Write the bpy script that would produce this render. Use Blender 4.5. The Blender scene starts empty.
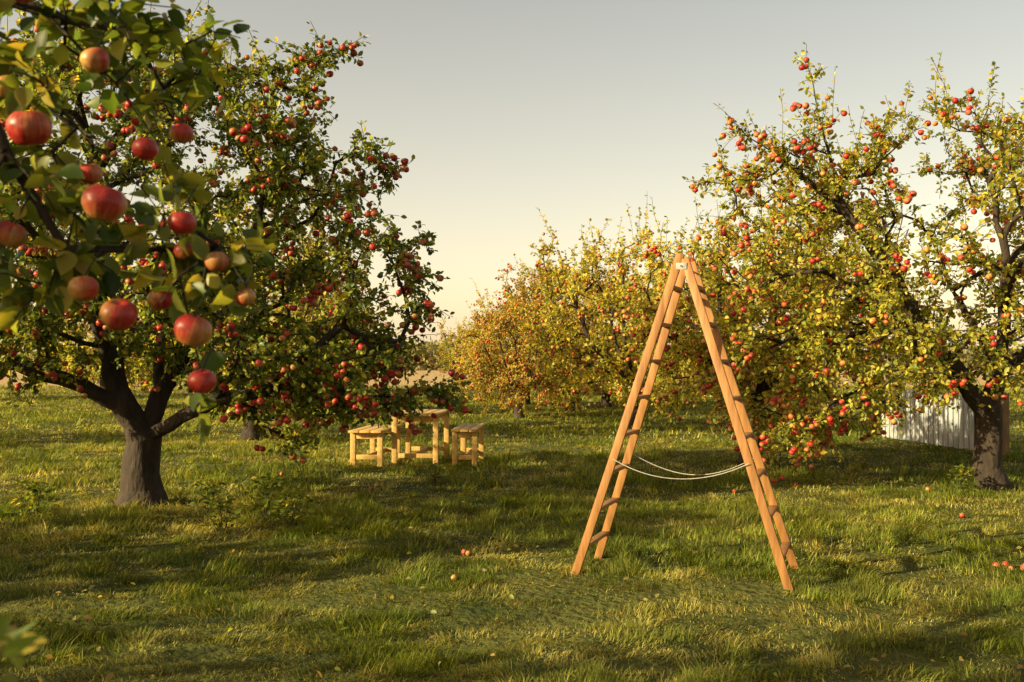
import bpy, math, numpy as np
from mathutils import Vector
rng = np.random.default_rng(7)
scene = bpy.context.scene

# ------------------------------------------------------------------ helpers
_G = np.random.default_rng(99).random((8, 256, 256))
def vnoise(x, y, s, k=0):
    x = np.asarray(x, float) / s + 1000.3 + k * 17.7; y = np.asarray(y, float) / s + 1000.7
    xi = np.floor(x).astype(int); yi = np.floor(y).astype(int)
    fx = x - xi; fy = y - yi
    fx = fx * fx * (3 - 2 * fx); fy = fy * fy * (3 - 2 * fy)
    g = _G[k % 8]
    a = g[xi % 256, yi % 256]; b = g[(xi + 1) % 256, yi % 256]
    c = g[xi % 256, (yi + 1) % 256]; d = g[(xi + 1) % 256, (yi + 1) % 256]
    return (a * (1 - fx) + b * fx) * (1 - fy) + (c * (1 - fx) + d * fx) * fy

def gh(x, y):
    x = np.asarray(x, float); y = np.asarray(y, float)
    f = 1 / (1 + (np.hypot(x, y) / 60) ** 2)
    return ((vnoise(x, y, 1.7, 1) - .5) * .07 + (vnoise(x, y, .55, 2) - .5) * .035) * f

def norm(v):
    return v / (np.linalg.norm(v, axis=-1, keepdims=True) + 1e-9)

def build(name, verts, loops, starts, cols=None, mat=None, smooth=False, parent=None):
    me = bpy.data.meshes.new(name)
    me.vertices.add(len(verts)); me.vertices.foreach_set("co", np.asarray(verts, np.float32).ravel())
    me.loops.add(len(loops)); me.loops.foreach_set("vertex_index", np.asarray(loops, np.int32))
    me.polygons.add(len(starts)); me.polygons.foreach_set("loop_start", np.asarray(starts, np.int32))
    if smooth:
        me.polygons.foreach_set("use_smooth", np.ones(len(starts), bool))
    me.update(calc_edges=True)
    if cols is not None:
        at = me.color_attributes.new("Col", 'FLOAT_COLOR', 'POINT')
        c = np.ones((len(verts), 4), np.float32); c[:, :3] = cols
        at.data.foreach_set("color", c.ravel())
    if mat: me.materials.append(mat)
    ob = bpy.data.objects.new(name, me)
    scene.collection.objects.link(ob)
    if parent: ob.parent = parent
    return ob

def scatter(name, tv, tf, pos, R, scale, col, mat, smooth=False, parent=None):
    n = len(pos); m = len(tv)
    scale = np.asarray(scale)
    if scale.ndim == 1: scale = scale[:, None] * np.ones(3)
    local = tv[None] * scale[:, None, :]
    v = pos[:, None, :] + np.einsum('nij,nmj->nmi', R, local)
    fl = np.concatenate([np.array(f) for f in tf]); fs = np.array([len(f) for f in tf])
    st = np.concatenate([[0], np.cumsum(fs)[:-1]])
    loops = (fl[None] + (np.arange(n) * m)[:, None]).ravel()
    starts = (st[None] + (np.arange(n) * len(fl))[:, None]).ravel()
    if col.ndim == 2: col = np.repeat(col[:, None], m, axis=1)
    return build(name, v.reshape(-1, 3), loops, starts, col.reshape(-1, 3), mat, smooth, parent)

def frames(fwd, up):
    f = norm(fwd); s = norm(np.cross(f, up)); n = np.cross(s, f)
    return np.stack([s, f, n], axis=2)

def empty(name, loc=(0, 0, 0), rz=0, s=1):
    e = bpy.data.objects.new(name, None); scene.collection.objects.link(e)
    e.location = loc; e.rotation_euler = (0, 0, rz); e.scale = (s, s, s)
    e.empty_display_size = .3
    return e

# ------------------------------------------------------------------ materials
def newmat(name):
    m = bpy.data.materials.new(name); m.use_nodes = True
    nt = m.node_tree; nt.nodes.clear()
    out = nt.nodes.new("ShaderNodeOutputMaterial")
    return m, nt, out

def leafmat(name, trans=.45, rough=.45, spec=.35, gain=1.5):
    m, nt, out = newmat(name)
    a = nt.nodes.new("ShaderNodeAttribute"); a.attribute_name = "Col"
    p = nt.nodes.new("ShaderNodeBsdfPrincipled"); p.inputs["Roughness"].default_value = rough
    p.inputs["Specular IOR Level"].default_value = spec
    t = nt.nodes.new("ShaderNodeBsdfTranslucent")
    g = nt.nodes.new("ShaderNodeMix"); g.data_type = 'RGBA'; g.blend_type = 'MULTIPLY'; g.inputs[0].default_value = 1
    g.inputs[7].default_value = (1.5 * gain, 1.35 * gain, .7 * gain, 1)
    mx = nt.nodes.new("ShaderNodeMixShader"); mx.inputs[0].default_value = trans
    L = nt.links.new
    L(a.outputs["Color"], p.inputs["Base Color"]); L(a.outputs["Color"], g.inputs[6]); L(g.outputs[2], t.inputs["Color"])
    L(p.outputs[0], mx.inputs[1]); L(t.outputs[0], mx.inputs[2]); L(mx.outputs[0], out.inputs[0])
    return m

def noisemat(name, c1, c2, scale=8, rough=.8, bump=.4, stretch=(1, 1, 1), bscale=None, spec=.3, dist=.01, c3=None):
    m, nt, out = newmat(name)
    L = nt.links.new
    p = nt.nodes.new("ShaderNodeBsdfPrincipled"); p.inputs["Roughness"].default_value = rough
    p.inputs["Specular IOR Level"].default_value = spec
    tc = nt.nodes.new("ShaderNodeTexCoord"); mp = nt.nodes.new("ShaderNodeMapping"); mp.inputs["Scale"].default_value = stretch
    L(tc.outputs["Object"], mp.inputs[0])
    n = nt.nodes.new("ShaderNodeTexNoise"); n.inputs["Scale"].default_value = scale; n.inputs["Detail"].default_value = 8
    n.inputs["Roughness"].default_value = .65
    L(mp.outputs[0], n.inputs["Vector"])
    r = nt.nodes.new("ShaderNodeValToRGB"); r.color_ramp.elements[0].position = .3; r.color_ramp.elements[1].position = .7
    r.color_ramp.elements[0].color = (*c1, 1); r.color_ramp.elements[1].color = (*c2, 1)
    if c3:
        e = r.color_ramp.elements.new(.78); e.color = (*c3, 1)
    L(n.outputs[0], r.inputs[0]); L(r.outputs[0], p.inputs["Base Color"])
    n2 = nt.nodes.new("ShaderNodeTexNoise"); n2.inputs["Scale"].default_value = bscale or scale * 2; n2.inputs["Detail"].default_value = 6
    L(mp.outputs[0], n2.inputs["Vector"])
    b = nt.nodes.new("ShaderNodeBump"); b.inputs["Strength"].default_value = bump; b.inputs["Distance"].default_value = dist
    L(n2.outputs[0], b.inputs["Height"]); L(b.outputs[0], p.inputs["Normal"])
    L(p.outputs[0], out.inputs[0])
    return m

M_leaf = leafmat("leaf_material")
M_grass = leafmat("grass_material", trans=.40, rough=.6, spec=.15, gain=1.25)
M_bark = noisemat("bark_material", (.014, .010, .008), (.055, .040, .028), scale=9, stretch=(1, 1, .35), bump=1, dist=.03, bscale=22, rough=.9, c3=(.11, .09, .06))
M_ladder = noisemat("ladder_wood", (.17, .072, .02), (.37, .185, .06), scale=3.5, stretch=(7, 7, .5), bump=.35, bscale=14, rough=.55, dist=.003)
M_pine = noisemat("pine_wood", (.36, .21, .055), (.56, .38, .125), scale=3, stretch=(7, .8, 7), bump=.2, rough=.6, dist=.003)
M_fence = noisemat("painted_fence_wood", (.22, .24, .25), (.42, .44, .46), scale=4, stretch=(5, 5, .8), bump=.3, rough=.7, dist=.004)
M_post = noisemat("weathered_post_wood", (.14, .09, .045), (.28, .18, .09), scale=5, stretch=(5, 5, .8), bump=.4, rough=.8)
M_metal = noisemat("hinge_metal", (.25, .24, .22), (.42, .40, .37), scale=20, rough=.4, bump=.1)
M_rope = noisemat("rope_material", (.26, .25, .22), (.42, .40, .35), scale=60, rough=.7, bump=.5, dist=.004)

# apple skin
m, nt, out = newmat("apple_skin"); M_apple = m
p = nt.nodes.new("ShaderNodeBsdfPrincipled"); a = nt.nodes.new("ShaderNodeAttribute"); a.attribute_name = "Col"
tc = nt.nodes.new("ShaderNodeTexCoord"); n = nt.nodes.new("ShaderNodeTexNoise"); n.inputs["Scale"].default_value = 60; n.inputs["Detail"].default_value = 4
mr = nt.nodes.new("ShaderNodeMapRange"); mr.inputs[1].default_value = .3; mr.inputs[2].default_value = .7; mr.inputs[3].default_value = .65; mr.inputs[4].default_value = 1.25
mx = nt.nodes.new("ShaderNodeMix"); mx.data_type = 'RGBA'; mx.blend_type = 'MULTIPLY'; mx.inputs[0].default_value = 1
vo = nt.nodes.new("ShaderNodeTexVoronoi"); vo.inputs["Scale"].default_value = 260; nt.links.new(tc.outputs["Object"], vo.inputs["Vector"])
vr = nt.nodes.new("ShaderNodeMapRange"); vr.inputs[1].default_value = .12; vr.inputs[2].default_value = .22; vr.inputs[3].default_value = .45; vr.inputs[4].default_value = 0
nt.links.new(vo.outputs["Distance"], vr.inputs[0])
ms = nt.nodes.new("ShaderNodeMix"); ms.data_type = 'RGBA'; ms.inputs[7].default_value = (.5, .32, .14, 1)
nt.links.new(vr.outputs[0], ms.inputs[0])
nt.links.new(tc.outputs["Object"], n.inputs["Vector"]); nt.links.new(n.outputs[0], mr.inputs[0])
nt.links.new(a.outputs["Color"], mx.inputs[6]); nt.links.new(mr.outputs[0], mx.inputs[7]); nt.links.new(mx.outputs[2], ms.inputs[6]); nt.links.new(ms.outputs[2], p.inputs["Base Color"])
p.inputs["Roughness"].default_value = .42; p.inputs["Specular IOR Level"].default_value = .35
nt.links.new(p.outputs[0], out.inputs[0])

# ------------------------------------------------------------------ templates
def leaf_hi():
    v = []; f = []
    prof = [(0, .03), (.12, .22), (.35, .33), (.62, .29), (.85, .14), (1, .01)]
    for t, w in prof:
        dz = -.18 * t * t
        up = .12 * (w / .36)
        v += [(-w, t, dz + up), (0, t, dz), (w, t, dz + up)]
    for i in range(len(prof) - 1):
        b = i * 3
        f += [(b, b + 1, b + 4, b + 3), (b + 1, b + 2, b + 5, b + 4)]
    return np.array(v), f
def leaf_mid():
    v = np.array([(0, 0, 0), (-.30, .38, .09), (0, .5, -.02), (.30, .38, .09), (0, 1, -.14), (-.24, .72, .03), (.24, .72, .03)])
    return v, [(0, 2, 5, 1), (0, 3, 6, 2), (2, 4, 5), (2, 6, 4)]
def leaf_lo():
    v = np.array([(0, 0, 0), (-.36, .5, .08), (0, 1, -.1), (.36, .5, .02)])
    return v, [(0, 3, 2, 1)]
LH, LM, LL = leaf_hi(), leaf_mid(), leaf_lo()

def apple_template(nu, nv):
    v = []; f = []
    for j in range(nv + 1):
        ph = math.pi * j / nv
        r = math.sin(ph)
        z = math.cos(ph)
        rr = .5 * r * (1 + .06 * z)
        zz = .45 * z
        d = max(0, 1 - r / .55)
        if z > 0: zz -= .19 * d ** 1.3
        else: zz += .10 * d ** 1.4
        for i in range(nu):
            a_ = 2 * math.pi * i / nu
            lump = 1 + (.025 * math.cos(5 * a_) if z < 0 else .012 * math.cos(3 * a_))
            v.append((rr * lump * math.cos(a_), rr * lump * math.sin(a_), zz))
    for j in range(nv):
        for i in range(nu):
            f.append((j * nu + i, (j + 1) * nu + i, (j + 1) * nu + (i + 1) % nu, j * nu + (i + 1) % nu))
    return np.array(v), f
AP_LO = apple_template(9, 7); AP_HI = apple_template(64, 26)

def rand_rot(n, tilt=.5, g=rng):
    up = norm(np.stack([g.normal(0, tilt, n), g.normal(0, tilt, n), np.ones(n)], 1))
    fw = norm(np.stack([g.normal(size=n), g.normal(size=n), g.normal(0, .1, n)], 1))
    s = norm(np.cross(fw, up)); fw = np.cross(up, s)
    return np.stack([s, fw, up], 2)

def apples(name, pos, size, redness, tmpl, parent=None, g=rng, tilt=.4):
    n = len(pos); tv, tf = tmpl
    R = rand_rot(n, tilt, g)
    nrm = norm(tv)
    d = norm(g.normal(size=(n, 3)) + np.array([0, 0, .3]))
    dd = np.einsum('nj,mj->nm', d, nrm)
    az = np.arctan2(tv[:, 1], tv[:, 0])
    # meridional streaks running stem to calyx
    ca = np.cos(az)[None] * 3.0 + np.arange(n)[:, None] * 11.3; sa = np.sin(az)[None] * 3.0 + tv[None, :, 2] * .5
    streak = (vnoise(ca, sa, .22, 1) - .5) * 1.0 + (vnoise(ca, sa, .7, 2) - .5) * .6
    red = np.clip(redness + g.normal(0, .22, n), 0, 1.4)
    t = np.clip((dd + streak) * .55 + red[:, None] * 1.1 - .08, 0, 1)[..., None]
    r1 = np.array([.28, .010, .012]); r2 = np.array([.38, .032, .020]); y = np.array([.46, .28, .07])
    k = g.random((n, 1, 1))
    redc = r1 * k + r2 * (1 - k)
    col = redc * t + y * (1 - t)
    sc = (size * g.uniform(.85, 1.15, n))
    return scatter(name, tv, tf, pos, R, sc, col, M_apple, True, parent)

# palettes: list of (colour, weight)
PAL_GREEN = [((.07, .11, .016), 3), ((.12, .155, .02), 5), ((.21, .22, .03), 3.4), ((.36, .30, .045), 1.2), ((.04, .07, .014), 1.0)]
PAL_MIX = [((.12, .155, .02), 2.4), ((.21, .235, .03), 4), ((.33, .31, .04), 3.6), ((.46, .37, .055), 2.2), ((.28, .16, .035), .25)]
PAL_YEL = [((.15, .18, .025), 2.2), ((.28, .28, .035), 4), ((.41, .36, .05), 3.3), ((.50, .39, .065), 2.0), ((.33, .18, .04), .5)]
PAL_AUT = [((.20, .20, .035), 3), ((.32, .28, .045), 4), ((.44, .33, .06), 3), ((.40, .22, .05), 1.3), ((.31, .10, .04), .7)]
def palcol(pal, n, g):
    c = np.array([q[0] for q in pal]); w = np.array([q[1] for q in pal], float); w /= w.sum()
    i = g.choice(len(pal), n, p=w)
    return c[i] * g.uniform(.75, 1.25, (n, 1)) * g.uniform(.93, 1.07, (n, 3))

# ------------------------------------------------------------------ tree
def tube_from_skeleton(name, P, par, R, parent=None):
    n = len(P)
    mainc = -np.ones(n, int)
    for i in range(n):
        q = par[i]
        if q >= 0 and (mainc[q] < 0 or R[i] > R[mainc[q]]): mainc[q] = i
    T = np.zeros((n, 3))
    e = np.where(par >= 0)[0]
    T[e] = norm(P[e] - P[par[e]])
    T2 = T.copy()
    hm = np.where(mainc >= 0)[0]
    T2[hm] = norm(T[hm] + T[mainc[hm]])
    ref = norm(np.array([[.35, .9, .15]]))
    def ring(C, t, r, k, key):
        s = norm(np.cross(t, np.repeat(ref, len(t), 0))); u = np.cross(t, s)
        a_ = np.arange(k) * 2 * np.pi / k
        rad = r[:, None]
        if k > 6:
            wob = 1 + .10 * np.sin(a_[None] * 3 + key[:, None] * .35) + .06 * np.sin(a_[None] * 5 - key[:, None] * .6)
            rad = rad * wob
        return C[:, None] + (rad * np.cos(a_))[..., None] * s[:, None] + (rad * np.sin(a_))[..., None] * u[:, None]
    V = []; Lp = []; St = []; off = 0; lo = 0
    for k, sel in ((12, e[R[e] > .045]), (6, e[(R[e] <= .045) & (R[e] > .012)]), (3, e[R[e] <= .012])):
        if len(sel) == 0: continue
        q = par[sel]; is_main = (mainc[q] == sel) & (par[q] >= 0)
        tb = np.where(is_main[:, None], T2[q], T[sel])
        rb = np.where(is_main | (par[q] < 0), R[q], np.minimum(R[sel] * 1.25, R[q]))
        rt = R[sel]
        A = ring(P[q], tb, rb, k, q * 1.0); B = ring(P[sel], T2[sel], rt, k, sel * 1.0)
        v = np.concatenate([A, B], 1).reshape(-1, 3)
        i = np.arange(k); f = np.stack([i, (i + 1) % k, (i + 1) % k + k, i + k], 1).ravel()
        m_ = len(sel)
        Lp.append((f[None] + off + (np.arange(m_) * 2 * k)[:, None]).ravel())
        St.append(lo + np.arange(m_ * k) * 4)
        V.append(v); off += len(v); lo += m_ * k * 4
    return build(name, np.concatenate(V), np.concatenate(Lp), np.concatenate(St), None, M_bark, True, parent)

def make_tree(name, loc, limbs, ells, ntar, ntwig, nleaf, leafsize, pal, napple, redness, seed, R0=.2,
              tmpl=LM, aptmpl=AP_LO, apsize=.078, shoots=30, droop=.25, parent=None, rtip=.0035, sfx="", shell=.45, flare=.55, twl=(.18, .42)):
    g = np.random.default_rng(seed)
    par = [-1]; P = [np.array(limbs[0][0], float)]
    for L in limbs:
        L = [np.array(q, float) for q in L]
        d = [np.linalg.norm(q - L[0]) for q in P]
        cur = int(np.argmin(d))
        if d[cur] > .02:
            P.append(L[0]); par.append(cur); cur = len(P) - 1
        for a_, b_ in zip(L[:-1], L[1:]):
            ns = max(1, int(np.linalg.norm(b_ - a_) / .16))
            for s in range(1, ns + 1):
                q = a_ + (b_ - a_) * s / ns
                if s < ns: q = q + g.normal(0, .014, 3)
                P.append(q); par.append(cur); cur = len(P) - 1
    P0 = len(P)
    zmin = limbs[0][0][2] + .3
    # targets
    vol = np.array([r[0] * r[1] * r[2] for c, r in ells]) ** .85; vol = vol / vol.sum()
    tg = []
    while len(tg) < ntar:
        k = g.choice(len(ells), p=vol); c, r = ells[k]
        u = norm(g.normal(size=3)) * (g.random() ** (1 / 3) * (1 - shell) + shell * g.random() ** .12)
        q = np.array(c) + u * np.array(r)
        if q[2] < zmin: continue
        tg.append(q)
    tg = np.array(tg)
    skel = np.array(P)
    dist = np.array([np.min(np.linalg.norm(skel - q, axis=1)) for q in tg])
    tg = tg[np.argsort(dist)]
    cap = 60000
    PA = np.zeros((cap, 3)); PL = np.zeros(cap); cnt = len(P); PA[:cnt] = skel
    for i in range(1, cnt): PL[i] = PL[par[i]] + np.linalg.norm(PA[i] - PA[par[i]])
    z0 = limbs[0][0][2]
    ok0 = PA[:cnt, 2] > z0 + .8
    pen = np.zeros(cap); pen[:cnt][~ok0] = 3
    tips = []
    for q in tg:
        c = np.linalg.norm(PA[:cnt] - q, axis=1) + .22 * PL[:cnt] + pen[:cnt]
        j = int(np.argmin(c)); a_ = PA[j].copy(); D = q - a_; ln = np.linalg.norm(D)
        if ln < .05: continue
        ns = max(1, int(ln / .17)); cur = j
        pdir = norm(PA[j] - PA[par[j]]) if par[j] >= 0 else np.array([0, 0, 1.])
        ctl = a_ + pdir * ln * .3 + D * .25 + np.array([0, 0, .12 * ln])
        for s in range(1, ns + 1):
            t = s / ns
            w = (1 - t) ** 2 * a_ + 2 * t * (1 - t) * ctl + t * t * q
            if s < ns: w = w + g.normal(0, .02, 3)
            PA[cnt] = w; par.append(cur); PL[cnt] = PL[cur] + np.linalg.norm(w - PA[cur]); cur = cnt; cnt += 1
        tips.append(cur)
    ctr = np.average([c for c, r in ells], axis=0, weights=vol)
    # twigs
    hi = np.array([i for i in range(P0) if PA[i, 2] > z0 + 3.6], int)
    cand = np.concatenate([np.arange(P0, cnt), hi]) if len(hi) else np.arange(P0, cnt)
    tw = g.choice(cand, ntwig)
    twn = []
    for j in tw:
        o = norm(PA[j] - ctr)
        d = norm(g.normal(size=3) * .8 + o * .7 + np.array([0, 0, .15]))
        ln = g.uniform(*twl); cur = j
        for s in range(2):
            PA[cnt] = PA[cur] + d * ln / 2; par.append(cur); cur = cnt; cnt += 1
            d = norm(d + np.array([0, 0, -droop if s == 0 else 0]) + g.normal(0, .15, 3))
            twn.append(cur)
    # upright shoots
    top = sorted(tips, key=lambda i: -(PA[i][2] + g.normal(0, .5)))[:shoots * 2]
    shn = []
    for j in (g.choice(top, min(shoots, len(top)), replace=False) if shoots else []):
        d = norm(np.array([g.normal(0, .35), g.normal(0, .35), 1.]) + norm(PA[j] - ctr) * .35)
        ln = g.uniform(.35, 1.05); cur = j; ns = 5
        for s in range(ns):
            PA[cnt] = PA[cur] + d * ln / ns; par.append(cur); cur = cnt; cnt += 1
            d = norm(d + g.normal(0, .08, 3)); shn.append(cur)
    PA = PA[:cnt]; par = np.array(par)
    w = np.zeros(cnt)
    haschild = np.zeros(cnt, bool); haschild[par[par >= 0]] = True
    w[~haschild] = 1
    for i in range(cnt - 1, 0, -1): w[par[i]] += w[i]
    al = math.log(R0 / rtip) / math.log(w[0])
    R = rtip * w ** al
    hz = PA[:, 2] - z0
    R *= 1 + flare * np.clip(1 - hz / .35, 0, 1) ** 2
    if parent is None: parent = empty(name, loc)
    tube_from_skeleton("trunk_and_branches" + sfx, PA, par, R, parent)
    # leaves
    hosts = np.array(twn + [t for t in tips] + shn * 1)
    wts = np.array([1.] * len(twn) + [1.] * len(tips) + [.8] * len(shn)); wts /= wts.sum()
    h = g.choice(hosts, nleaf, p=wts)
    t = g.random((nleaf, 1))
    a_ = PA[par[h]]; b_ = PA[h]
    pos = a_ * (1 - t) + b_ * t + g.normal(0, .008, (nleaf, 3))
    tdir = norm(b_ - a_)
    fw = norm(tdir * .5 + g.normal(size=(nleaf, 3)) * .75 + np.array([0, 0, -.15]))
    up = norm(g.normal(size=(nleaf, 3)) * .7 + np.array([0, 0, .6]) + norm(pos - ctr) * .5)
    Rm = frames(fw, up)
    # colour varies by bough (clumps)
    clump = vnoise(pos[:, 0] + pos[:, 2] * .7, pos[:, 1] + pos[:, 2] * .5, .7, seed % 7)
    col = palcol(pal, nleaf, g) * (.68 + .64 * clump)[:, None]
    sz = leafsize * g.uniform(.6, 1.2, nleaf)
    pos = pos + Rm[:, :, 1] * .015
    scatter("leaves" + sfx, tmpl[0], tmpl[1], pos, Rm, sz, col, M_leaf, False, parent)
    if napple:
        hz = np.array(twn + tips)
        rad = np.linalg.norm((PA[hz] - ctr) * [1, 1, 1.0], axis=1); ww = rad ** 1.3; ww /= ww.sum()
        seeds_ = g.choice(hz, int(napple * .6), p=ww)
        pos = PA[np.concatenate([seeds_, g.choice(seeds_, napple - len(seeds_))])] + g.normal(0, .05, (napple, 3)) + np.array([0, 0, -.06])
        pos = pos[pos[:, 2] > z0 + .06]
        apples("apples" + sfx, pos, np.full(len(pos), apsize), redness, aptmpl, parent, g)
    return parent

# ------------------------------------------------------------------ hero trees (world scale metres, local to trunk base)
# big tree on the left: base (-4.1, 11.1)
make_tree("apple_tree", (-4.1, 11.1, -.03),
    limbs=[
      [(0, 0, 0), (-.03, 0, .35), (.0, .02, .75)],
      [(0, .02, .75), (-.2, -.05, 1.1), (-.32, -.1, 1.5), (-.38, 0, 2.1), (-.6, .2, 2.9), (-.7, .3, 3.8)],
      [(-.2, -.05, 1.1), (-.55, -.3, 1.35), (-.95, -.5, 1.48), (-1.6, -.7, 1.8), (-2.2, -.7, 2.2)],
      [(0, .02, .75), (.35, -.15, .92), (.9, -.35, 1.2), (1.45, -.45, 1.28), (1.8, -.5, 1.6), (2.3, -.5, 2.0)],
      [(0, .02, .75), (.12, .15, 1.2), (.5, .3, 1.75), (.95, .3, 2.5), (1.2, .3, 3.3)],
      [(.12, .15, 1.2), (-.1, .8, 1.8), (-.3, 1.4, 2.5)],
      [(.5, .3, 1.75), (.9, 1.0, 2.1), (1.4, 1.5, 2.5)],
      [(-.32, -.1, 1.5), (-.2, -.8, 2.0), (.1, -1.3, 2.6)],
      [(.9, -.35, 1.2), (1.3, -1.0, 1.6), (1.6, -1.4, 2.1)],
      [(-.7, .3, 3.8), (-.1, .1, 4.45), (.7, .0, 4.75), (1.4, -.1, 4.85), (2.2, -.1, 5.05)],
      [(-.7, .3, 3.8), (-.8, .1, 4.6), (-.6, 0, 5.3)],
    ],
    ells=[((-.3, 0, 3.35), (2.6, 2.4, 1.75)), ((1.9, 0, 2.65), (1.35, 1.6, 1.65)), ((-2.3, .2, 2.7), (1.5, 1.8, 1.4)), ((1.9, 0, 1.5), (1.3, 1.3, .6)),
          ((2.75, .3, 1.3), (.7, .7, .55)), ((1.9, -.6, 1.15), (.7, .7, .45)), ((-.6, -.9, 2.1), (2.2, 1.0, .7)), ((-.4, 0, 4.7), (1.4, 1.0, .7)), ((1.1, 0, 4.1), (1.3, .9, .7)), ((1.5, 0, 4.8), (.9, .4, .3))],
    ntar=720, ntwig=3900, nleaf=70000, leafsize=.070, pal=PAL_GREEN, napple=1800, redness=1.0, seed=11, R0=.19, shoots=54)

# tree on the right: base (5.96, 12.4)
make_tree("apple_tree", (5.96, 12.4, -.03),
    limbs=[
      [(0, 0, 0), (-.04, 0, .5), (-.02, 0, 1.0)],
      [(-.02, 0, 1.0), (.12, 0, 1.5), (.22, .1, 2.1), (.3, .2, 3.0), (.1, .2, 3.9)],
      [(-.02, 0, 1.0), (-.25, -.05, 1.2), (-.5, -.1, 1.55), (-.85, -.15, 1.9), (-1.2, -.1, 2.6), (-1.8, 0, 3.5), (-2.05, 0, 4.4), (-2.25, 0, 5.3)],
      [(-.5, -.1, 1.55), (-.7, .4, 2.0), (-1.6, .6, 2.5), (-2.3, .6, 2.9)],
      [(.12, 0, 1.5), (.7, -.2, 2.0), (1.5, -.3, 2.5)],
      [(.12, 0, 1.5), (.2, .8, 2.0), (.2, 1.5, 2.6)],
      [(.22, .1, 2.1), (-.1, -.7, 2.5), (-.2, -1.3, 2.8)],
      [(-1.8, 0, 3.5), (-2.4, 0, 4.0), (-3.1, 0, 4.5)],
    ],
    ells=[((-.2, .1, 3.1), (2.3, 2.1, 1.7)), ((-2.1, .2, 2.8), (1.5, 1.5, 1.5)), ((1.6, .2, 2.8), (1.6, 1.8, 1.5)), ((-2.1, -.1, 1.6), (1.3, 1.1, 1.0)), ((-2.0, .1, 4.2), (.9, .7, .8)), ((-.6, -.6, 1.95), (1.3, 1.1, .75)), ((-2.5, .4, .8), (.7, .6, .6)), ((-2.7, 0, 3.8), (.9, .8, .7)), ((-.6, .2, 4.4), (1.2, .8, .5)), ((-1.3, -.4, 2.3), (1.3, 1.0, .9))],
    ntar=600, ntwig=2800, nleaf=38000, leafsize=.068, pal=PAL_MIX, napple=1250, redness=.85, seed=23, R0=.16, shoots=64)

# tree behind the ladder (drooping boughs, yellowing leaves)
make_tree("apple_tree", (3.8, 15.8, -.03),
    limbs=[
      [(0, 0, 0), (.05, 0, .5), (0, 0, .9)],
      [(0, 0, .9), (-.3, 0, 1.5), (-.5, 0, 2.4), (-.5, 0, 3.1)],
      [(0, 0, .9), (.4, -.1, 1.5), (.8, -.1, 2.3), (1.0, 0, 3.2)],
      [(0, 0, .9), (.1, -.6, 1.5), (.1, -1.3, 2.1)],
      [(0, 0, .9), (-.6, -.5, 1.4), (-1.3, -.7, 1.9)],
      [(0, 0, .9), (.1, .8, 1.6), (.0, 1.5, 2.3)],
    ],
    ells=[((.1, 0, 2.4), (2.3, 2.0, 1.4)), ((.6, -1.0, 1.5), (1.5, 1.0, 1.2)), ((.9, 0, 3.5), (.9, .8, .8)), ((.3, -1.4, .8), (.8, .5, .5)), ((-.6, -.8, 1.4), (1.2, .8, .7))],
    ntar=450, ntwig=2000, nleaf=26000, leafsize=.073, pal=PAL_YEL, napple=900, redness=.7, seed=31, R0=.15, shoots=50)

# ------------------------------------------------------------------ orchard rows behind (3 variants, instanced)
VAR = []
def variant(loc, seed, pal, napple, red, low=0):
    g = np.random.default_rng(seed)
    limbs = [[(0, 0, 0), (.03, 0, .5), (0, 0, .95)]]
    for k in range(6):
        a_ = k * 1.05 + g.uniform(-.3, .3)
        c, s = math.cos(a_), math.sin(a_)
        limbs.append([(0, 0, .95), (.4 * c, .4 * s, 1.4), (1.0 * c, 1.0 * s, 2.0), (1.4 * c, 1.4 * s, 2.9)])
    E = [((0, 0, 2.6), (2.5, 2.4, 1.7))]
    for k in range(8):
        a_ = g.uniform(0, 6.28); r_ = g.uniform(1.0, 1.9)
        E.append(((r_ * math.cos(a_), r_ * math.sin(a_), g.uniform(1.1, 1.9)), (g.uniform(.8, 1.3), g.uniform(.8, 1.3), g.uniform(.6, 1.0))))
    for k in range(3):
        E.append(((g.normal(0, .9), g.normal(0, .9), g.uniform(3.6, 4.3)), (.8, .8, .8)))
    t = make_tree("apple_tree", loc, limbs, ells=E,
        ntar=350, ntwig=1600, nleaf=20000, leafsize=.092, pal=pal, napple=napple, redness=red, seed=seed, R0=.15, shoots=64, tmpl=LL, aptmpl=apple_template(6, 5), apsize=.08)
    VAR.append(t); return t
variant((2.75, 22.5, 0), 41, PAL_YEL, 600, .7)
variant((1.75, 30.5, 0), 42, PAL_AUT, 800, .85)
variant((-5.3, 20.3, 0), 43, PAL_MIX, 400, .95)
def inst(v, loc, rz, s=1):
    e = empty("apple_tree", loc, rz, s)
    for ch in VAR[v].children:
        o = bpy.data.objects.new(ch.name.split('.')[0], ch.data); scene.collection.objects.link(o); o.parent = e
    return e
for (v, x, y, rz, s) in [
    (1, .2, 27.5, 4.0, .74), (0, .5, 35.5, 1.1, .84), (1, 3.2, 34, 5.1, 1.0), (1, .2, 45, 2.5, .95), (0, -1.9, 52, .4, .8), (1, 2.8, 49, 3.3, .9),
    (2, -6.6, 29.5, 2.1, 1.0), (0, -8.2, 39, .6, .9), (2, -9.6, 51, 3.9, 1.0),
    (2, -13.5, 33, 1.0, 1.0), (2, -16.5, 46, 2.2, 1.1), (2, -22.5, 40, 3.0, 1.05), (1, -26, 60, 1.2, 1.0),
    (0, 6.3, 25.5, 2.8, .9), (1, 5.8, 36, 4.4, 1.0),
    # outside the left edge of the view: unseen trees, added to throw long shadows
    (2, -8.6, 6.1, .3, .88), (2, -6.2, .0, 2.2, .90), (2, -16.5, 16.5, 4.5, .85), (0, -10.6, .9, 1.0, .85),
]:
    inst(v, (x, y, 0), rz, s)

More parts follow.
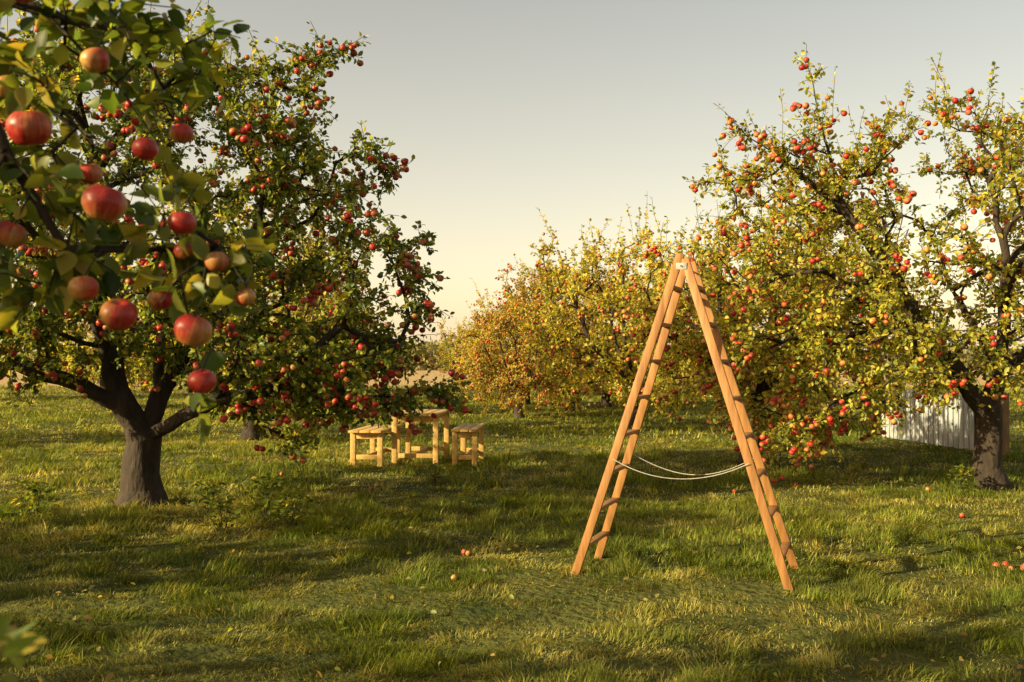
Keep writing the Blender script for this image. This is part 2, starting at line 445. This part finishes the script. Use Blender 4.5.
# ------------------------------------------------------------------ foreground tree (stands left of the photographer, a bough reaches into view)
FX, FY = -3.4, -.6
fg = empty("apple_tree", (FX, FY, -.03))
make_tree("apple_tree", None,
    limbs=[[(0, 0, 0), (.03, 0, .6), (0, 0, 1.1)]] + [[(0, 0, 1.1), (.5 * math.cos(a_), -.3 + .5 * math.sin(a_), 1.6), (1.1 * math.cos(a_), -.8 + 1.1 * math.sin(a_), 2.3), (1.3 * math.cos(a_), -1.1 + 1.3 * math.sin(a_), 3.1)] for a_ in (.9, 2.2, 3.4, 4.4, 5.5)]
      ,
    ells=[((.1, -1.3, 2.8), (1.7, 1.6, 1.5))], ntar=220, ntwig=900, nleaf=9000, leafsize=.085, pal=PAL_GREEN, napple=120, redness=.8, seed=51, R0=.17, shoots=20, tmpl=LL, parent=fg)
def loc(x, y, z): return (x - FX, y - FY, z + .03)
B = [loc(*q) for q in [(-3.38, -.55, 1.2), (-3.1, .1, 1.9), (-2.6, .9, 2.3), (-2.0, 1.6, 2.42), (-1.5, 1.95, 2.36), (-1.12, 2.02, 2.22), (-.90, 2.05, 2.08), (-.76, 2.05, 1.95), (-.66, 2.03, 1.82), (-.58, 2.0, 1.70), (-.52, 1.97, 1.57)]]
B2 = [loc(*q) for q in [(-1.5, 1.95, 2.36), (-1.25, 2.1, 2.42), (-1.02, 2.15, 2.36), (-.86, 2.15, 2.2), (-.76, 2.12, 2.07)]]
B3 = [loc(*q) for q in [(-1.12, 2.02, 2.22), (-1.02, 2.0, 2.02), (-.93, 2.0, 1.87), (-.84, 1.98, 1.78)]]
make_tree("x", None, limbs=[B, B2, B3],
    ells=[(loc(-1.0, 2.08, 2.26), (.26, .2, .20)), (loc(-.80, 2.06, 1.98), (.18, .14, .18)), (loc(-.97, 2.0, 1.87), (.13, .15, .15)), (loc(-.60, 2.02, 1.70), (.10, .11, .16)), (loc(-.84, 2.25, 2.32), (.18, .15, .14)), (loc(-.56, 1.98, 1.50), (.06, .07, .10))],
    ntar=76, ntwig=130, nleaf=860, leafsize=.055, pal=PAL_GREEN, napple=0, redness=.8, seed=61, R0=.024, shoots=0, tmpl=LH, parent=fg, rtip=.0016, sfx="_near", flare=0, twl=(.05, .13))
ap = [(-.92, 1.86, 2.30), (-.80, 1.9, 2.175), (-.905, 1.86, 2.035), (-.695, 1.88, 2.0), (-.755, 1.84, 1.89), (-.625, 1.88, 1.86), (-.57, 1.92, 1.79),
      (-.81, 1.88, 1.735), (-.735, 1.86, 1.685), (-.59, 1.84, 1.655), (-.585, 1.88, 1.56), (-.70, 1.98, 1.72), (-.53, 1.98, 1.725), (-.96, 1.9, 1.84), (-.70, 2.1, 2.08), (-.98, 1.92, 2.13), (-.86, 2.02, 1.98), (-.66, 2.0, 1.82)]
ap = np.array([loc(*q) for q in ap])
apples("apples_near", ap, .86 * np.array([.083, .068, .084, .062, .088, .066, .06, .07, .074, .08, .06, .06, .05, .07, .05, .06, .055, .05]), .80, AP_HI, fg, np.random.default_rng(5), .25)
# stems
Pst = []; pst = []; rst = []
for q in ap:
    i = len(Pst); Pst += [q + np.array([0, 0, .020]), q + np.array([.006, .02, .05]), q + np.array([.012, .06, .085])]; pst += [-1, i, i + 1]; rst += [.0022, .0016, .0016]
tube_from_skeleton("apple_stems", np.array(Pst), np.array(pst), np.array(rst), fg)
# low sprig, close to the camera
S = [loc(*q) for q in [(-3.38, -.55, 1.0), (-2.4, .2, .95), (-1.4, .6, .98), (-.75, .82, 1.12), (-.55, .84, 1.28), (-.455, .85, 1.5)]]
make_tree("x", None, limbs=[S], ells=[(loc(-.475, .85, 1.40), (.025, .05, .13))], ntar=18, ntwig=30, nleaf=130, leafsize=.036,
    pal=[((.34, .29, .10), 3), ((.18, .22, .05), 4), ((.45, .36, .16), 1.5)], napple=0, redness=0, seed=72, R0=.006, shoots=0, tmpl=LH, parent=fg, rtip=.0009, sfx="_sprig", flare=0, twl=(.01, .04))

# ------------------------------------------------------------------ solid parts
def boxes(name, items, mat, parent=None, bevel=.004):
    V = []; Lp = []; 
    F = [(0, 1, 3, 2), (4, 6, 7, 5), (0, 4, 5, 1), (2, 3, 7, 6), (0, 2, 6, 4), (1, 5, 7, 3)]
    for (p0, p1, w, t, side) in items:
        p0 = np.array(p0, float); p1 = np.array(p1, float); d = norm(p1 - p0)
        s = np.array(side, float); s = norm(s - d * s.dot(d)); u = np.cross(d, s)
        o = len(V)
        for e in (p0, p1):
            for a_ in (-1, 1):
                for b_ in (-1, 1):
                    V.append(e + s * a_ * w / 2 + u * b_ * t / 2)
        for f in F: Lp += [o + i for i in f]
    ob = build(name, np.array(V), np.array(Lp), np.arange(len(Lp) // 4) * 4, None, mat, False, parent)
    import bmesh
    bm = bmesh.new(); bm.from_mesh(ob.data); bmesh.ops.recalc_face_normals(bm, faces=bm.faces); bm.to_mesh(ob.data); bm.free()
    if bevel:
        b = ob.modifiers.new("bevel", 'BEVEL'); b.width = bevel; b.segments = 2
    return ob

def curve_tube(name, pts, r, mat, parent=None):
    cu = bpy.data.curves.new(name, 'CURVE'); cu.dimensions = '3D'; cu.bevel_depth = r; cu.bevel_resolution = 3
    s = cu.splines.new('POLY'); s.points.add(len(pts) - 1)
    for i, q in enumerate(pts): s.points[i].co = (*q, 1)
    cu.materials.append(mat); o = bpy.data.objects.new(name, cu); scene.collection.objects.link(o); o.parent = parent
    return o

# ladder ------------------------------------------------------------
LC = np.array([1.31, 7.51, 0.0]); dL = np.array([-.942, .335, 0]); wL = np.array([.335, .942, 0])
lad = empty("wooden_stepladder", tuple(LC))
H = 2.34; half = .775; WB = .68; WT = .30
def lp(sd, sw, t):   # t 0 bottom 1 top
    spread = half * (1 - t) + .028 * t
    wid = (WB * (1 - t) + WT * t) / 2
    q = dL * sd * spread + wL * sw * wid
    q[2] = H * t - .01
    return q
for sd, nm in ((1, "front_frame"), (-1, "rear_frame")):
    slope = norm(lp(sd, 0, 1) - lp(sd, 0, 0)); faced = norm(np.cross(slope, wL))
    it = [(lp(sd, sw, 0), lp(sd, sw, 1.025 if sd > 0 else 1.01), .062, .030, faced) for sw in (-1, 1)]
    boxes(nm + "_rails", it, M_ladder, lad)
    it = []
    for k in range(8):
        t = .095 + k * .118
        a_ = lp(sd, -1, t); b_ = lp(sd, 1, t); dd = norm(b_ - a_)
        it.append((a_ + dd * .013, b_ - dd * .013, .058, .026, np.array(dL) * sd + np.array([0, 0, .0])))
    boxes(nm + "_steps", it, M_ladder, lad, .003)
it = [(lp(1, s_, .985) + wL * s_ * .019, lp(-1, s_, .985) + wL * s_ * .019, .05, .006, (0, 0, 1)) for s_ in (-1, 1)]
boxes("hinge_plates", it, M_metal, lad, .001)
curve_tube("hinge_rod", [lp(1, -1, .985) * .5 + lp(-1, -1, .985) * .5 - wL * .03, lp(1, 1, .985) * .5 + lp(-1, 1, .985) * .5 + wL * .03], .007, M_metal, lad)
for sw, sag, nm in ((-1, .13, "rope"), (1, .16, "rope")):
    t0 = .375; a_ = lp(1, sw, t0) - dL * .0; b_ = lp(-1, sw, t0)
    pts = []
    for i in range(25):
        u = i / 24; q = a_ * (1 - u) + b_ * u; q[2] -= sag * 4 * u * (1 - u); q += wL * .03 * math.sin(u * 7) * (1 if sw > 0 else -.6) + wL * sw * .02
        pts.append(q)
    curve_tube(nm, pts, .0032, M_rope, lad)

# picnic benches + table ----------------------------------------------
def bench(name, loc_, rz, W, Ln, Hh, planks):
    e = empty(name, loc_, rz)
    pw = W / planks
    boxes("top_boards", [((-W / 2 + pw * (k + .5), 0, Hh), (-W / 2 + pw * (k + .5), Ln, Hh), pw - .012, .035, (1, 0, 0)) for k in range(planks)], M_pine, e)
    it = []
    for y in (.14, Ln - .14):
        for s_ in (-1, 1):
            it.append(((s_ * (W / 2 - .05), y, -.02), (s_ * (W / 2 - .05), y, Hh - .019), .08, .06, (1, 0, 0)))
    boxes("legs", it, M_pine, e)
    it = []
    for y in (.14, Ln - .14):
        it.append(((-W / 2 + .092, y, Hh - .07), (W / 2 - .092, y, Hh - .07), .09, .04, (0, 0, 1)))
        it.append(((-W / 2 + .092, y, .13), (W / 2 - .092, y, .13), .07, .04, (0, 0, 1)))
    it.append(((0, .165, .13), (0, Ln - .165, .13), .07, .035, (0, 0, 1)))
    boxes("rails", it, M_pine, e)
    return e
bench("wooden_bench", (-2.22, 15.0, 0), math.radians(-6), .52, 1.5, .52, 3)
bench("wooden_bench", (-.72, 14.95, 0), math.radians(-3), .40, 1.5, .54, 3)
bench("picnic_table", (-1.50, 15.2, 0), math.radians(-4), .74, 1.5, .76, 5)

# white fence -------------------------------------------------------------
fe = empty("white_picket_fence", (7.55, 20.3, 0))
FD = np.array([8.0 - 7.55, 16.3 - 20.3, 0]); FL = np.linalg.norm(FD); FD = FD / FL; FN = np.array([-FD[1], FD[0], 0]) * -1
g = np.random.default_rng(3)
it = []; k = .10; 
while k < FL - .05:
    h = 1.0 + g.normal(0, .018); lean = g.normal(0, .008)
    q = FD * k + FN * .03
    it.append(((q[0], q[1], .05 + g.normal(0, .01)), (q[0] + FD[0] * lean, q[1] + FD[1] * lean, h), .125, .02, FD)); k += .165
boxes("pickets", it, M_fence, fe, .003)
boxes("cross_rails", [((FD * .0 + (0, 0, z_)), (FD * FL + (0, 0, z_)), .07, .038, (0, 0, 1)) for z_ in (.28, .8)], M_fence, fe)
boxes("posts", [((FD * k_ - FN * .07 + (0, 0, -.1)), (FD * k_ - FN * .07 + (0, 0, 1.08)), .09, .09, FD) for k_ in (-.02, FL / 2, FL)], M_post, fe)

# ------------------------------------------------------------------ ground
def graded(lo, hi, n, p=2.4):
    u = np.linspace(-1, 1, n); v = np.sign(u) * np.abs(u) ** p
    return np.where(v < 0, -v * lo, v * hi)
gx = np.concatenate([graded(-3000, 3000, 60, 3.0)[:22], np.arange(-24, 24.01, .25), graded(-3000, 3000, 60, 3.0)[-22:]]); gx = np.unique(np.round(gx, 3))
gy = np.unique(np.concatenate([[-3000, -1000, -300, -100, -40, -20], np.arange(-8, 40.01, .25), [45, 52, 60, 72, 90, 120, 170, 260, 500, 1000, 2000, 4000]]))
X, Y = np.meshgrid(gx, gy); Z = gh(X, Y)
nx, ny = len(gx), len(gy)
V = np.stack([X.ravel(), Y.ravel(), Z.ravel()], 1)
i, j = np.meshgrid(np.arange(nx - 1), np.arange(ny - 1)); a_ = (j * nx + i).ravel()
Lp = np.stack([a_, a_ + 1, a_ + 1 + nx, a_ + nx], 1).ravel()
m, nt, out = newmat("ground_soil_and_turf")
L = nt.links.new
p = nt.nodes.new("ShaderNodeBsdfPrincipled"); p.inputs["Roughness"].default_value = .95; p.inputs["Specular IOR Level"].default_value = .1
geo = nt.nodes.new("ShaderNodeNewGeometry")
n1 = nt.nodes.new("ShaderNodeTexNoise"); n1.inputs["Scale"].default_value = 1.3; n1.inputs["Detail"].default_value = 10; n1.inputs["Roughness"].default_value = .7
L(geo.outputs["Position"], n1.inputs["Vector"])
r = nt.nodes.new("ShaderNodeValToRGB"); r.color_ramp.elements[0].position = .35; r.color_ramp.elements[1].position = .68
r.color_ramp.elements[0].color = (.035, .05, .012, 1); r.color_ramp.elements[1].color = (.12, .12, .03, 1)
L(n1.outputs[0], r.inputs[0])
sep = nt.nodes.new("ShaderNodeSeparateXYZ"); L(geo.outputs["Position"], sep.inputs[0])
mr = nt.nodes.new("ShaderNodeMapRange"); mr.inputs[1].default_value = 48; mr.inputs[2].default_value = 66; L(sep.outputs[1], mr.inputs[0])
n2 = nt.nodes.new("ShaderNodeTexNoise"); n2.inputs["Scale"].default_value = .02; L(geo.outputs["Position"], n2.inputs["Vector"])
r2 = nt.nodes.new("ShaderNodeValToRGB"); r2.color_ramp.elements[0].color = (.36, .25, .11, 1); r2.color_ramp.elements[1].color = (.48, .35, .18, 1); L(n2.outputs[0], r2.inputs[0])
mx = nt.nodes.new("ShaderNodeMix"); mx.data_type = 'RGBA'; L(mr.outputs[0], mx.inputs[0]); L(r.outputs[0], mx.inputs[6]); L(r2.outputs[0], mx.inputs[7])
L(mx.outputs[2], p.inputs["Base Color"])
n3 = nt.nodes.new("ShaderNodeTexNoise"); n3.inputs["Scale"].default_value = 14; n3.inputs["Detail"].default_value = 8; L(geo.outputs["Position"], n3.inputs["Vector"])
b = nt.nodes.new("ShaderNodeBump"); b.inputs["Strength"].default_value = 1; b.inputs["Distance"].default_value = .06; L(n3.outputs[0], b.inputs["Height"]); L(b.outputs[0], p.inputs["Normal"])
L(p.outputs[0], out.inputs[0])
build("ground", V, Lp, np.arange(len(a_)) * 4, None, m, True)

# ------------------------------------------------------------------ grass
tvg = np.array([(-.5, 0, 0), (.5, 0, 0), (-.36, .10, .55), (.36, .10, .55), (0, .42, .95)])
tfg = [(0, 1, 3, 2), (2, 3, 4)]
def sstep(a, b, x):
    t = np.clip((x - a) / (b - a), 0, 1); return t * t * (3 - 2 * t)
def grass_zone(y0, y1, dens, hgt, wid, g, marg=2.5):
    n = int((y1 - y0) * (1.15 * (y0 + y1) / 2 + 2 * marg) * dens)
    y = g.uniform(y0, y1, n * 2); hw = .575 * np.abs(y) + marg
    keep = g.random(n * 2) < hw / hw.max(); y = y[keep][:n]; hw = hw[keep][:n]; n = len(y)
    x = g.uniform(-1, 1, n) * hw
    tuft = vnoise(x, y, .16, 3); c2 = vnoise(x, y, .9, 4); c3 = vnoise(x, y, 3.1, 5)
    # mown, matted patches, with clumps of uncut grass between
    flat = sstep(.40, .58, .45 * vnoise(x + .4 * y, y - .3 * x, .9, 0) + .40 * vnoise(x, y, .30, 2) + .15 * vnoise(x, y, 4.0, 6))
    k = g.random(n) < .22 + tuft * 1.1 + .20 * flat
    x, y, tuft, c2, c3, flat = x[k], y[k], tuft[k], c2[k], c3[k], flat[k]; n = len(x)
    hh = hgt * (.25 + 1.35 * tuft ** 2 + .8 * c2 * c3) * g.uniform(.5, 1.4, n) * (1.25 - .60 * flat)
    near = np.exp(-(((x + 3.6) / 1.9) ** 2 + ((y - 10.3) / 1.2) ** 2)); hh *= 1 + 1.1 * near
    th = vnoise(x, y, .45, 6) * 9 + g.normal(0, .9, n)
    lean = g.gamma(2., .34, n) * (1.2 - .6 * tuft) * (1 + 1.2 * flat)
    f = np.stack([np.cos(th), np.sin(th), np.zeros(n)], 1)
    upv = norm(np.stack([np.cos(th) * lean, np.sin(th) * lean, np.ones(n)], 1))
    s = norm(np.cross(f, upv)); fw = np.cross(upv, s)
    Rm = np.stack([s, fw, upv], 2)
    sc = np.stack([wid * g.uniform(.6, 1.5, n), hh, hh], 1)
    dry = np.clip(.62 * flat + g.normal(0, .25, n) + (c2 - .55) * .5, 0, 1)[:, None]
    ga = np.array([.070, .112, .013]); gb = np.array([.19, .215, .024]); st = np.array([.60, .49, .15])
    mixg = np.clip(c3 + g.normal(0, .25, n), 0, 1)[:, None]
    col = (ga * (1 - mixg) + gb * mixg) * (1 - dry * .65) + st * dry * .65
    col = col * g.uniform(.7, 1.3, (n, 1)) * (.62 + .76 * vnoise(x, y, .24, 1))[:, None]
    pos = np.stack([x, y, gh(x, y) - .004], 1)
    return pos, Rm, sc, col
parts = [grass_zone(3.2, 7.5, 4600, .068, .0055, rng), grass_zone(7.5, 12, 2500, .074, .0075, rng), grass_zone(12, 20, 900, .085, .012, rng, 3), grass_zone(20, 42, 160, .11, .025, rng, 4), grass_zone(42, 60, 30, .13, .05, rng, 5)]
pos, Rm, sc, col = [np.concatenate([q[k] for q in parts]) for k in range(4)]
scatter("grass", tvg, tfg, pos, Rm, sc, col, M_grass)

# fallen straw/leaves
g = np.random.default_rng(77); n = 2600
y = 4 + 22 * g.random(n) ** 1.5; x = g.uniform(-1, 1, n) * (.6 * y + 1.5)
pos = np.stack([x, y, gh(x, y) + g.uniform(.02, .06, n)], 1)
scatter("fallen_leaves", LM[0], LM[1], pos, frames(g.normal(size=(n, 3)) * [1, 1, .25], norm(g.normal(size=(n, 3)) * .5 + [0, 0, 1])), .045 * g.uniform(.6, 1.2, n),
        palcol([((.30, .24, .07), 3), ((.22, .15, .05), 3), ((.16, .20, .03), 3)], n, g), M_leaf)

# windfall apples
fa = [(-.40, 8.35), (-.36, 8.30), (-.42, 7.3), (3.75, 7.75), (3.85, 7.8), (3.95, 7.72), (4.02, 7.8), (4.1, 7.7), (3.8, 7.62), (4.25, 7.75), (4.6, 10.2)]
for _ in range(9):
    k = g.integers(0, 3)
    cx, cy, s_ = [(5.2, 12.2, 1.3), (-3.0, 12.4, 1.6), (3.6, 14.0, 1.2)][k]
    fa.append((cx + g.normal(0, s_), cy + g.normal(0, s_ * .6)))
fa = np.array(fa); pos = np.stack([fa[:, 0], fa[:, 1], gh(fa[:, 0], fa[:, 1]) + .026], 1)
apples("fallen_apples", pos, np.full(len(pos), .060), .65, apple_template(14, 10), None, g, 2.)

# broad-leaved weeds
def weed(x, y, s_, seed):
    g = np.random.default_rng(seed); n = 150
    h = g.random(n); a_ = g.uniform(0, 6.28, n); r_ = g.random(n) * .22 * s_ * (1.1 - .5 * h)
    pos = np.stack([np.cos(a_) * r_, np.sin(a_) * r_, .03 + h * .34 * s_], 1)
    fw = norm(np.stack([np.cos(a_), np.sin(a_), g.uniform(-.2, .8, n)], 1) + g.normal(0, .4, (n, 3)))
    e = empty("weed_plant", (x, y, float(gh(x, y))))
    scatter("leaves", LM[0], LM[1], pos, frames(fw, norm(g.normal(size=(n, 3)) * .4 + [0, 0, 1])), .075 * s_ * g.uniform(.6, 1.2, n), palcol(PAL_GREEN, n, g), M_leaf, False, e)
    Ps = []; pr = []; rr = []
    for k in range(9):
        i = len(Ps); b_ = g.normal(0, .03, 3) * [1, 1, 0]; t_ = np.array([g.normal(0, .1), g.normal(0, .1), .32 * s_])
        Ps += [b_, b_ * .5 + t_ * .5, t_]; pr += [-1, i, i + 1]; rr += [.004, .003, .002]
    tube_from_skeleton("stems", np.array(Ps), np.array(pr), np.array(rr), e)
for q in [(-2.45, 10.0, 1.2, 1), (-2.1, 9.6, .9, 2), (-2.7, 9.3, .8, 3), (-4.9, 10.2, 1.0, 4), (-3.2, 10.6, .9, 5), (5.4, 12.0, .8, 6), (-1.0, 12.9, .7, 7)]: weed(*q)

# ------------------------------------------------------------------ distant treeline
g = np.random.default_rng(8); n = 42000
x = g.uniform(-150, 150, n); yb = 150 + 14 * vnoise(x, x * 0, 30, 2)
hmax = 1.5 + 4.0 * vnoise(x, x * 0, 9, 3) * vnoise(x, x * 0, 31, 4) + 1.2 * vnoise(x, x * 0, 3, 1)
z = hmax * g.random(n) ** .8; y = yb + g.normal(0, 3, n)
col = palcol([((.20, .20, .09), 3), ((.26, .22, .10), 2), ((.14, .15, .08), 2)], n, g)
scatter("distant_treeline", LL[0], LL[1], np.stack([x, y, z], 1), frames(g.normal(size=(n, 3)), norm(g.normal(size=(n, 3)))), g.uniform(.5, 1.1, n), col, M_leaf)

# ------------------------------------------------------------------ light
el = math.radians(19.5); sx, sy = -.90, -.43
rot = math.atan2(sx, sy)
world = bpy.data.worlds.new("World"); scene.world = world; world.use_nodes = True
nt = world.node_tree; nt.nodes.clear(); L = nt.links.new
wo = nt.nodes.new("ShaderNodeOutputWorld"); bg = nt.nodes.new("ShaderNodeBackground"); bg.inputs[1].default_value = .14
sky = nt.nodes.new("ShaderNodeTexSky"); sky.sky_type = 'NISHITA'; sky.sun_disc = False
sky.sun_elevation = el; sky.sun_rotation = rot; sky.dust_density = 2.0; sky.air_density = 1.0; sky.ozone_density = 1.0
mx = nt.nodes.new("ShaderNodeMix"); mx.data_type = 'RGBA'; mx.blend_type = 'MULTIPLY'; mx.inputs[0].default_value = 1; mx.inputs[7].default_value = (1.45, 1.12, .80, 1)
L(sky.outputs[0], mx.inputs[6])
# low-altitude warm haze of the evening air
tc = nt.nodes.new("ShaderNodeTexCoord"); sp = nt.nodes.new("ShaderNodeSeparateXYZ"); L(tc.outputs["Generated"], sp.inputs[0])
ab = nt.nodes.new("ShaderNodeMath"); ab.operation = 'ABSOLUTE'; L(sp.outputs[2], ab.inputs[0])
m1 = nt.nodes.new("ShaderNodeMath"); m1.operation = 'MULTIPLY'; m1.inputs[1].default_value = -3.0; L(ab.outputs[0], m1.inputs[0])
ex = nt.nodes.new("ShaderNodeMath"); ex.operation = 'EXPONENT'; L(m1.outputs[0], ex.inputs[0])
hz = nt.nodes.new("ShaderNodeMix"); hz.data_type = 'RGBA'; hz.blend_type = 'ADD'
L(ex.outputs[0], hz.inputs[0]); L(mx.outputs[2], hz.inputs[6]); hz.inputs[7].default_value = (4.4, 3.5, 2.4, 1)
L(hz.outputs[2], bg.inputs[0]); L(bg.outputs[0], wo.inputs[0])
sd = bpy.data.lights.new("sun", 'SUN'); sd.energy = 11.5; sd.angle = math.radians(.55); sd.color = (1, .82, .46)
so = bpy.data.objects.new("sun", sd); scene.collection.objects.link(so)
tosun = Vector((sx * math.cos(el), sy * math.cos(el), math.sin(el)))
so.rotation_euler = tosun.to_track_quat('Z', 'Y').to_euler(); so.location = (-20, -15, 12)

# ------------------------------------------------------------------ camera
cd = bpy.data.cameras.new("camera"); cam = bpy.data.objects.new("camera", cd); scene.collection.objects.link(cam)
cam.location = (0, 0, 1.6); cam.rotation_euler = (math.radians(91.1), 0, 0)
cd.lens = 35; cd.sensor_width = 36; cd.clip_start = .05; cd.clip_end = 8000
cd.dof.use_dof = True; cd.dof.focus_distance = 9; cd.dof.aperture_fstop = 6.3
scene.camera = cam
scene.view_settings.view_transform = 'Standard'; scene.view_settings.look = 'None'; scene.view_settings.exposure = 0
